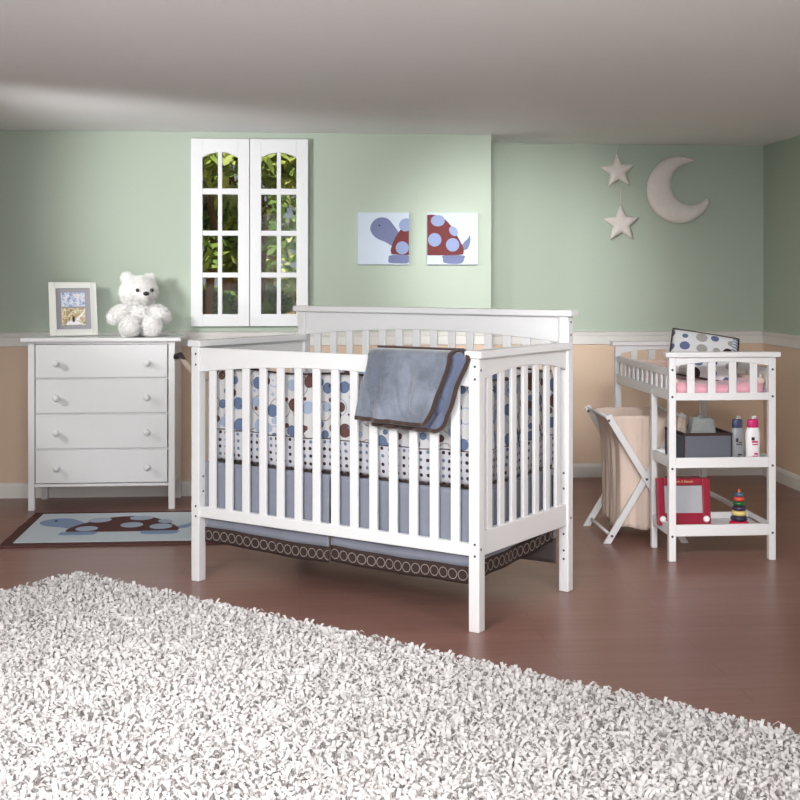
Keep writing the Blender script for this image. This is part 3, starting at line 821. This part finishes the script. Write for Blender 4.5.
for x in (.014, Wt-.015):
    for z in (.822, .706, .398, .108) if x < .1 else (.822, .706, .408, .118):
        MB().lathe([(.0052, -.004), (.0052, .001), (0, .0015)], (x, 0, z), (0, -1, 0), 12).build('bolt', 'bolt', legs[0 if x < .1 else 2])
# pad
pd = empty('changing_pad', (cx0+.235, cy0+.475, .708), 0, 'pink contoured changing pad lying in the top of the changing table', 'changing pad')
mb = MB()
def padf(u, v):
    x = -.205+.41*u; y = -.44+.88*v
    z = .044+.020*abs(2*u-1)**2.2
    e = min(u, 1-u, v*2, (1-v)*2); z *= min(1, (e/.05))**.4 if e < .05 else 1
    return (x, y, z)
mb.grid(padf, 30, 40); mb.grid(lambda u, v: (-.205+.41*u, -.44+.88*v, 0), 30, 40)
bmesh.ops.remove_doubles(mb.bm, verts=mb.bm.verts, dist=.0005)
mb.build('pad', 'pink', pd, smooth=True)
MB().box(-.205, .205, .40, .425, .036, .10).build('end_roll', 'beige_pad', pd, bevel=.012, seg=3)
for sx in (-1, 1): MB().tube([(sx*.190, -.43, .060), (sx*.190, 0, .062), (sx*.190, .39, .060)], .012, 10).build('side_roll', 'beige_pad', pd, smooth=True)
# pillow
pi_ = empty('pillow', (1.838, 5.62, .860), 0, 'small dotted pillow with dark brown binding leaning on the changing pad', 'pillow')
Tp = Matrix.Translation((0, 0, 0)) @ Matrix.Rotation(math.radians(-12), 4, 'Z') @ Matrix.Rotation(math.radians(11), 4, 'Y') @ Matrix.Rotation(math.radians(52), 4, 'X') @ Matrix.Rotation(math.radians(-3), 4, 'Y')
pwx, pwy = .30, .25
def pil(u, v, s_):
    e = (max(0, 1-(2*u-1)**4)*max(0, 1-(2*v-1)**4))**.5
    return Tp @ Vector(((u-.5)*pwx, (v-.5)*pwy, s_*.030*e))
mb = MB()
for s_ in (1, -1): mb.grid(lambda u, v: pil(u, v, s_), 24, 18, lambda u, v: (u*pwx+.02, v*pwy))
bmesh.ops.remove_doubles(mb.bm, verts=mb.bm.verts, dist=.0004)
mb.build('cushion', 'pillow', pi_, smooth=True)
ed = [pil(k/20, 0, 0) for k in range(20)]+[pil(1, k/14, 0) for k in range(14)]+[pil(1-k/20, 1, 0) for k in range(20)]+[pil(0, 1-k/14, 0) for k in range(14)]
MB().tube(ed, .0045, 8, True).build('binding', 'brown_bind', pi_, smooth=True)

# ------------------------------------------------------------------ things on the shelves
SZ1, SZ2 = .422, .129
bx = empty('storage_box', (1.752, 5.435, SZ1), math.radians(2), 'grey woven storage box with dark brown rim on the middle shelf', 'box')
w2, d2, h2 = .107, .125, .122
mb = MB()
for b_ in ((-w2, w2, -d2, -d2+.006), (-w2, w2, d2-.006, d2), (-w2, -w2+.006, -d2+.006, d2-.006), (w2-.006, w2, -d2+.006, d2-.006)): mb.box(*b_, 0, h2)
mb.box(-w2+.006, w2-.006, -d2+.006, d2-.006, 0, .005)
bb = mb.build('box_body', 'box_grey', bx, bevel=.002)
mb = MB()
for b_ in ((-w2-.002, w2+.002, -d2-.002, -d2+.008), (-w2-.002, w2+.002, d2-.008, d2+.002), (-w2-.002, -w2+.008, -d2+.008, d2-.008), (w2-.008, w2+.002, -d2+.008, d2-.008)): mb.box(*b_, h2-.010, h2+.002)
for x in (-w2-.001, w2-.005):
    for y in (-d2-.001, d2-.005): mb.box(x, x+.006, y, y+.006, 0, h2-.01)
mb.build('rim', 'box_brown', bx, bevel=.001)
# folded cloths in the box
def crumple(name, loc, size, mat, label, cat, seed, sq=.7):
    mb = MB(); bmesh.ops.create_icosphere(mb.bm, subdivisions=4, radius=1)
    for v in mb.bm.verts:
        c = v.co.copy(); m_ = max(abs(c.x), abs(c.y), abs(c.z)); c = c.lerp(c/m_, sq)
        k = 1+.16*noise.noise(c*2.3+Vector((seed, 0, 0)))+.07*noise.noise(c*6+Vector((seed, 3, 0)))
        v.co = Vector((c.x*size[0], c.y*size[1], c.z*size[2]))*k
        if v.co.z > 0: v.co.x *= 1-.18*v.co.z/size[2]
    o = mb.build(name, mat, smooth=True); o.location = loc; tag(o, label, cat); return o
crumple('folded_cloth', (1.765, 5.43, SZ1+.107), (.058, .036, .072), 'grey_cloth', 'folded pale grey cloth standing up out of the storage box', 'cloth', 2, .95)
crumple('soft_toy', (1.678, 5.455, SZ1+.115), (.022, .028, .062), 'taupe_plush', 'small taupe soft toy peeping out of the back left of the storage box', 'soft toy', 9)

def bottle(x, w, body, cap, ink, label, grey):
    t = empty('lotion_bottle', (x, 5.345, SZ1), 0, label, 'bottle', 'lotion bottles')
    s_ = .62
    def squash(mb):
        for v in mb.bm.verts: v.co.y *= s_
        return mb
    squash(MB().lathe([(w*.86, 0), (w*.95, .006), (w*.93, .05), (w, .10), (w*.98, .120), (w*.80, .140), (w*.55, .148)], n=28)).build('bottle_body', body, t, smooth=True)
    c = squash(MB().lathe([(w*.70, .142), (w*.76, .146), (w*.74, .170), (w*.68, .178), (.006, .179)], n=28)).build('cap', cap, t, smooth=True)
    mb = MB(); mb.cyl((0, 0, .176), (0, 0, .188), .0035, 10); mb.box(-.004, .014, -.004, .004, .186, .192)
    mb.build('pump', body if not grey else 'steel', c)
    mb = MB(); mk = MB(); lo = MB(); yy = -w*s_-.0006
    if grey:
        R = [(-.012, .082, .010, .016, 0), (.0, .078, .014, .004, 0), (-.010, .070, .024, .004, 0), (-.004, .024, .018, .006, 0), (-.008, .017, .016, .003, 0)]
    else:
        R = [(-.012, .088, .014, .014, 0), (-.010, .078, .026, .008, 1), (-.008, .068, .024, .005, 1), (.0, .026, .016, .008, 1), (-.008, .018, .024, .004, 1)]
    for x0, z, ww, hh, mi in R:
        (lo if z < .05 else mb if mi or grey else mk).box(x0, x0+ww, yy, yy+.006, z, z+hh)
    mb.build('printed_label', 'ink' if grey else 'magenta', t)
    lo.build('printed_text', 'ink' if grey else 'magenta', t)
    if not grey: mk.build('printed_logo', 'ink', t)
bottle(1.898, .0315, 'bottle_grey', 'navy', 'ink', 'grey lotion bottle with a navy cap on the middle shelf', True)
bottle(1.967, .033, 'bottle_white', 'magenta', 'magenta', 'white lotion bottle with a magenta cap on the middle shelf', False)

# drawing toy
et = empty('drawing_toy', (1.677, 5.385, SZ2), math.radians(-2), 'crimson drawing toy with grey screen and two white knobs on the lower shelf', 'toy')
Te = Matrix.Translation((0, 0, .006)) @ Matrix.Rotation(math.radians(-8), 4, 'X')
mb = MB(); w_, h_ = .118, .205
mb.box(-w_, -w_+.034, 0, .026, 0, h_, Te); mb.box(w_-.034, w_, 0, .026, 0, h_, Te); mb.box(-w_+.034, w_-.034, 0, .026, 0, .052, Te); mb.box(-w_+.034, w_-.034, 0, .026, h_-.034, h_, Te)
mb.build('casing', 'red_toy', et, bevel=.004)
MB().box(-w_+.03, w_-.03, .010, .020, .048, h_-.03, Te).build('screen', 'screen', et)
for x in (-w_+.022, w_-.022):
    mb = MB().lathe([(.0135, 0), (.0145, .003), (.0135, .010), (.010, .013), (0, .013)], n=20)
    for v in mb.bm.verts: v.co = Te @ (Matrix.Translation((x, 0, .026)) @ Matrix.Rotation(PI/2, 4, 'X')) @ v.co
    mb.build('knob', 'bottle_white', et, smooth=False, bevel=.001)
fc = bpy.data.curves.new('lettering', 'FONT'); fc.body = 'Etch A Sketch'; fc.size = .015; fc.extrude = .0006; fc.align_x = 'CENTER'; fc.align_y = 'CENTER'; fc.shear = .25
tx = bpy.data.objects.new('lettering_curve', fc); C.objects.link(tx)
bpy.context.view_layer.update()
mesh = bpy.data.meshes.new_from_object(tx.evaluated_get(bpy.context.evaluated_depsgraph_get())); bpy.data.objects.remove(tx)
mesh.transform(Te @ Matrix.Translation((0, -.0006, h_-.017)) @ Matrix.Rotation(PI/2, 4, 'X')); mesh.materials.clear(); mesh.materials.append(M['gold'])
tx = bpy.data.objects.new('lettering', mesh); C.objects.link(tx); tx.parent = et

# stacking rings
rs = empty('ring_stacker', (1.917, 5.375, SZ2), 0, 'wooden stacking toy of coloured rings on the lower shelf', 'toy')
z = 0
for nm, R, h_ in (('ring_red', .042, .024), ('ring_navy', .037, .023), ('ring_yellow', .033, .022), ('ring_plum', .030, .021), ('ring_green', .027, .020), ('ring_coral', .023, .019), ('ring_slate', .020, .020)):
    r_ = h_/2
    MB().torus((0, 0, z+r_), R-r_, r_*1.04, 28, 12).build('ring', nm, rs, smooth=True); z += h_
MB().cyl((0, 0, 0), (0, 0, z+.006), .006, 12).build('peg', 'ring_yellow', rs)
MB().ball((0, 0, z+.006), (.0065, .0065, .008), 8).build('peg_tip', 'ring_coral', rs, smooth=True)

# ------------------------------------------------------------------ hamper
hm = empty('laundry_hamper', (1.58, 5.87, 0), 0, 'folding laundry hamper with white crossed legs and a sand-coloured cloth bag', 'hamper')
HX, HZ, HY = .180, .590, .205
def bar(p, q, w_, th, name, par):
    p, q = Vector(p), Vector(q); d = (q-p); L = d.length; d.normalize()
    s_ = Vector((d.z, 0, -d.x))
    mb = MB(); pts = []
    # ends cut level with the floor
    k = w_/2/abs(d.z)
    P4 = [p+Vector((-k, 0, 0)), p+Vector((k, 0, 0)), q+s_*w_/2, q-s_*w_/2] if p.z < .01 else None
    if d.x > 0: P4 = [p+Vector((-k, 0, 0)), p+Vector((k, 0, 0)), q+s_*w_/2, q-s_*w_/2]
    else: P4 = [p+Vector((-k, 0, 0)), p+Vector((k, 0, 0)), q+s_*w_/2, q-s_*w_/2]
    mb.prism([(v.x, v.z) for v in P4], p.y-th/2, p.y+th/2, 'y')
    return mb.build(name, 'white', par, bevel=.002)
for y in (-HY, HY):
    sg = 1 if y > 0 else -1
    a = bar((-HX, y-sg*0.0, 0), (HX, y, HZ), .030, .014, 'leg', hm)
    b_ = bar((HX, y-.0152, 0), (-HX, y-.0152, HZ), .030, .014, 'leg', hm)
    for xx, zz in ((0, HZ/2), (-HX+.004, HZ-.025)):
        MB().lathe([(.006, 0), (.006, .003), (0, .004)], (xx, y-.0222, zz), (0, -1, 0), 12).build('bolt', 'bolt', b_)
    MB().lathe([(.006, 0), (.006, .003), (0, .004)], (-HX+.022, y-.007, .035), (0, -1, 0), 12).build('bolt', 'bolt', a)
for x, z in ((-HX+.022, .035), (HX-.022, .035), (-HX+.006, HZ-.012), (HX-.006, HZ-.012)):
    MB().cyl((x, -HY, z), (x, HY-.008, z), .008, 12).build('crossbar', 'white', hm, smooth=True)
def bag(u, v):
    # u runs round the bag, v from the rim to the bottom
    a = 2*PI*u; n_ = 6
    cx, cy = math.cos(a), math.sin(a); m_ = (abs(cx)**n_+abs(cy)**n_)**(1/n_)
    cx /= m_; cy /= m_
    hx = (HX-.008)*(1-v)**.6*.28+(.118)*(1-.28*(1-v)**.6)+.015*math.sin(PI*v)
    hx = HX-.010 if v < .02 else .112+(HX-.122)*math.exp(-v*7)
    hy = HY-.018-.010*v
    f = .006*math.sin(a*13+2*v)*min(1, v*3)+.004*math.sin(a*29)
    sag = .035*(1-cy*cy)*(1-v)*(.0 if abs(cx) > .9 else 1)
    z = HZ-.008-(HZ-.07)*v-sag+.008*math.sin(a*5)*v
    return (cx*(hx+f), cy*(hy+f*.5), z)
mb = MB(); mb.grid(bag, 120, 30)
ring = [mb.bm.verts.new(bag(i/120, 1)) for i in range(120)]; mb.face(ring)
bmesh.ops.remove_doubles(mb.bm, verts=mb.bm.verts, dist=.0004)
mb.build('cloth_bag', 'hamper_cloth', hm, smooth=True, solid=.002)

# ------------------------------------------------------------------ light
def area(name, loc, target, size, power, col=(1, 1, 1), spread=None):
    l = bpy.data.lights.new(name, 'AREA'); l.energy = power; l.color = col; l.shape = 'RECTANGLE'; l.size, l.size_y = size
    if spread: l.spread = math.radians(spread)
    o = bpy.data.objects.new(name, l); C.objects.link(o); o.location = loc
    o.rotation_euler = (Vector(target)-Vector(loc)).to_track_quat('-Z', 'Y').to_euler(); return o
def spot(name, loc, target, power, ang, blend, rad, col=(1, 1, 1)):
    l = bpy.data.lights.new(name, 'SPOT'); l.energy = power; l.color = col; l.spot_size = math.radians(ang); l.spot_blend = blend; l.shadow_soft_size = rad
    o = bpy.data.objects.new(name, l); C.objects.link(o); o.location = loc
    o.rotation_euler = (Vector(target)-Vector(loc)).to_track_quat('-Z', 'Y').to_euler(); return o
area('front_fill', (.4, -.4, 1.5), (.4, 5, .6), (1.8, .9), 13, spread=110)  # unseen fill light added behind the camera, not a lamp of the room
spot('spot_crib', (-1.4, 1.5, 1.95), (-.15, 5.0, .5), 430, 54, 1.0, .30)
spot('spot_crib_end', (1.7, 1.9, 1.85), (1.05, 4.7, .6), 170, 40, 1.0, .25)  # unseen fill added from the right to lift the crib's end panel
spot('spot_dresser', (-2.75, 5.70, 1.62), (-1.0, 6.72, .72), 75, 36, .7, .035)
spot('spot_changing_table', (.8, 2.2, 1.95), (2.15, 5.8, .55), 190, 46, 1.0, .12)
spot('spot_wall_right', (.75, 4.9, 1.80), (1.27, 7.5, 1.20), 225, 44, 1.0, .20)
spot('spot_wall_left', (-1.7, 4.8, 1.55), (-.36, 7.1, 1.62), 185, 54, 1.0, .2)
area('foreground_fill', (-.3, 2.2, 1.98), (-.3, 3.0, 0), (1.3, .6), 34, spread=130)  # added out of view to brighten the rug and near floor
area('ceiling_fill', (0, .6, .7), (.2, 3.6, 2.03), (2.0, 1.0), 34)  # no fixture of the room; added to brighten the ceiling
sun = bpy.data.lights.new('sun', 'SUN'); sun.energy = 5.5; sun.angle = .02; sun.color = (1, .95, .82)
so = bpy.data.objects.new('sun', sun); C.objects.link(so); so.rotation_euler = (math.radians(32), 0, math.radians(-20)); so.location = (0, 0, 6)
wd = bpy.data.worlds.new('world'); bpy.context.scene.world = wd; wd.use_nodes = True
wd.node_tree.nodes['Background'].inputs[0].default_value = (.80, .88, 1, 1); wd.node_tree.nodes['Background'].inputs[1].default_value = .3

# ------------------------------------------------------------------ camera
cam = bpy.data.cameras.new('camera'); co = bpy.data.objects.new('camera', cam); C.objects.link(co)
cam.sensor_width = 36; cam.lens = 1258/800*36; cam.shift_y = -123/800
co.location = (0, 0, 1.22); co.rotation_euler = (PI/2, 0, -math.atan(100/1258))
sc = bpy.context.scene; sc.camera = co
sc.view_settings.view_transform = 'Standard'; sc.view_settings.look = 'None'; sc.view_settings.gamma = 1; sc.view_settings.use_curve_mapping = False
sc.view_settings.exposure = 0
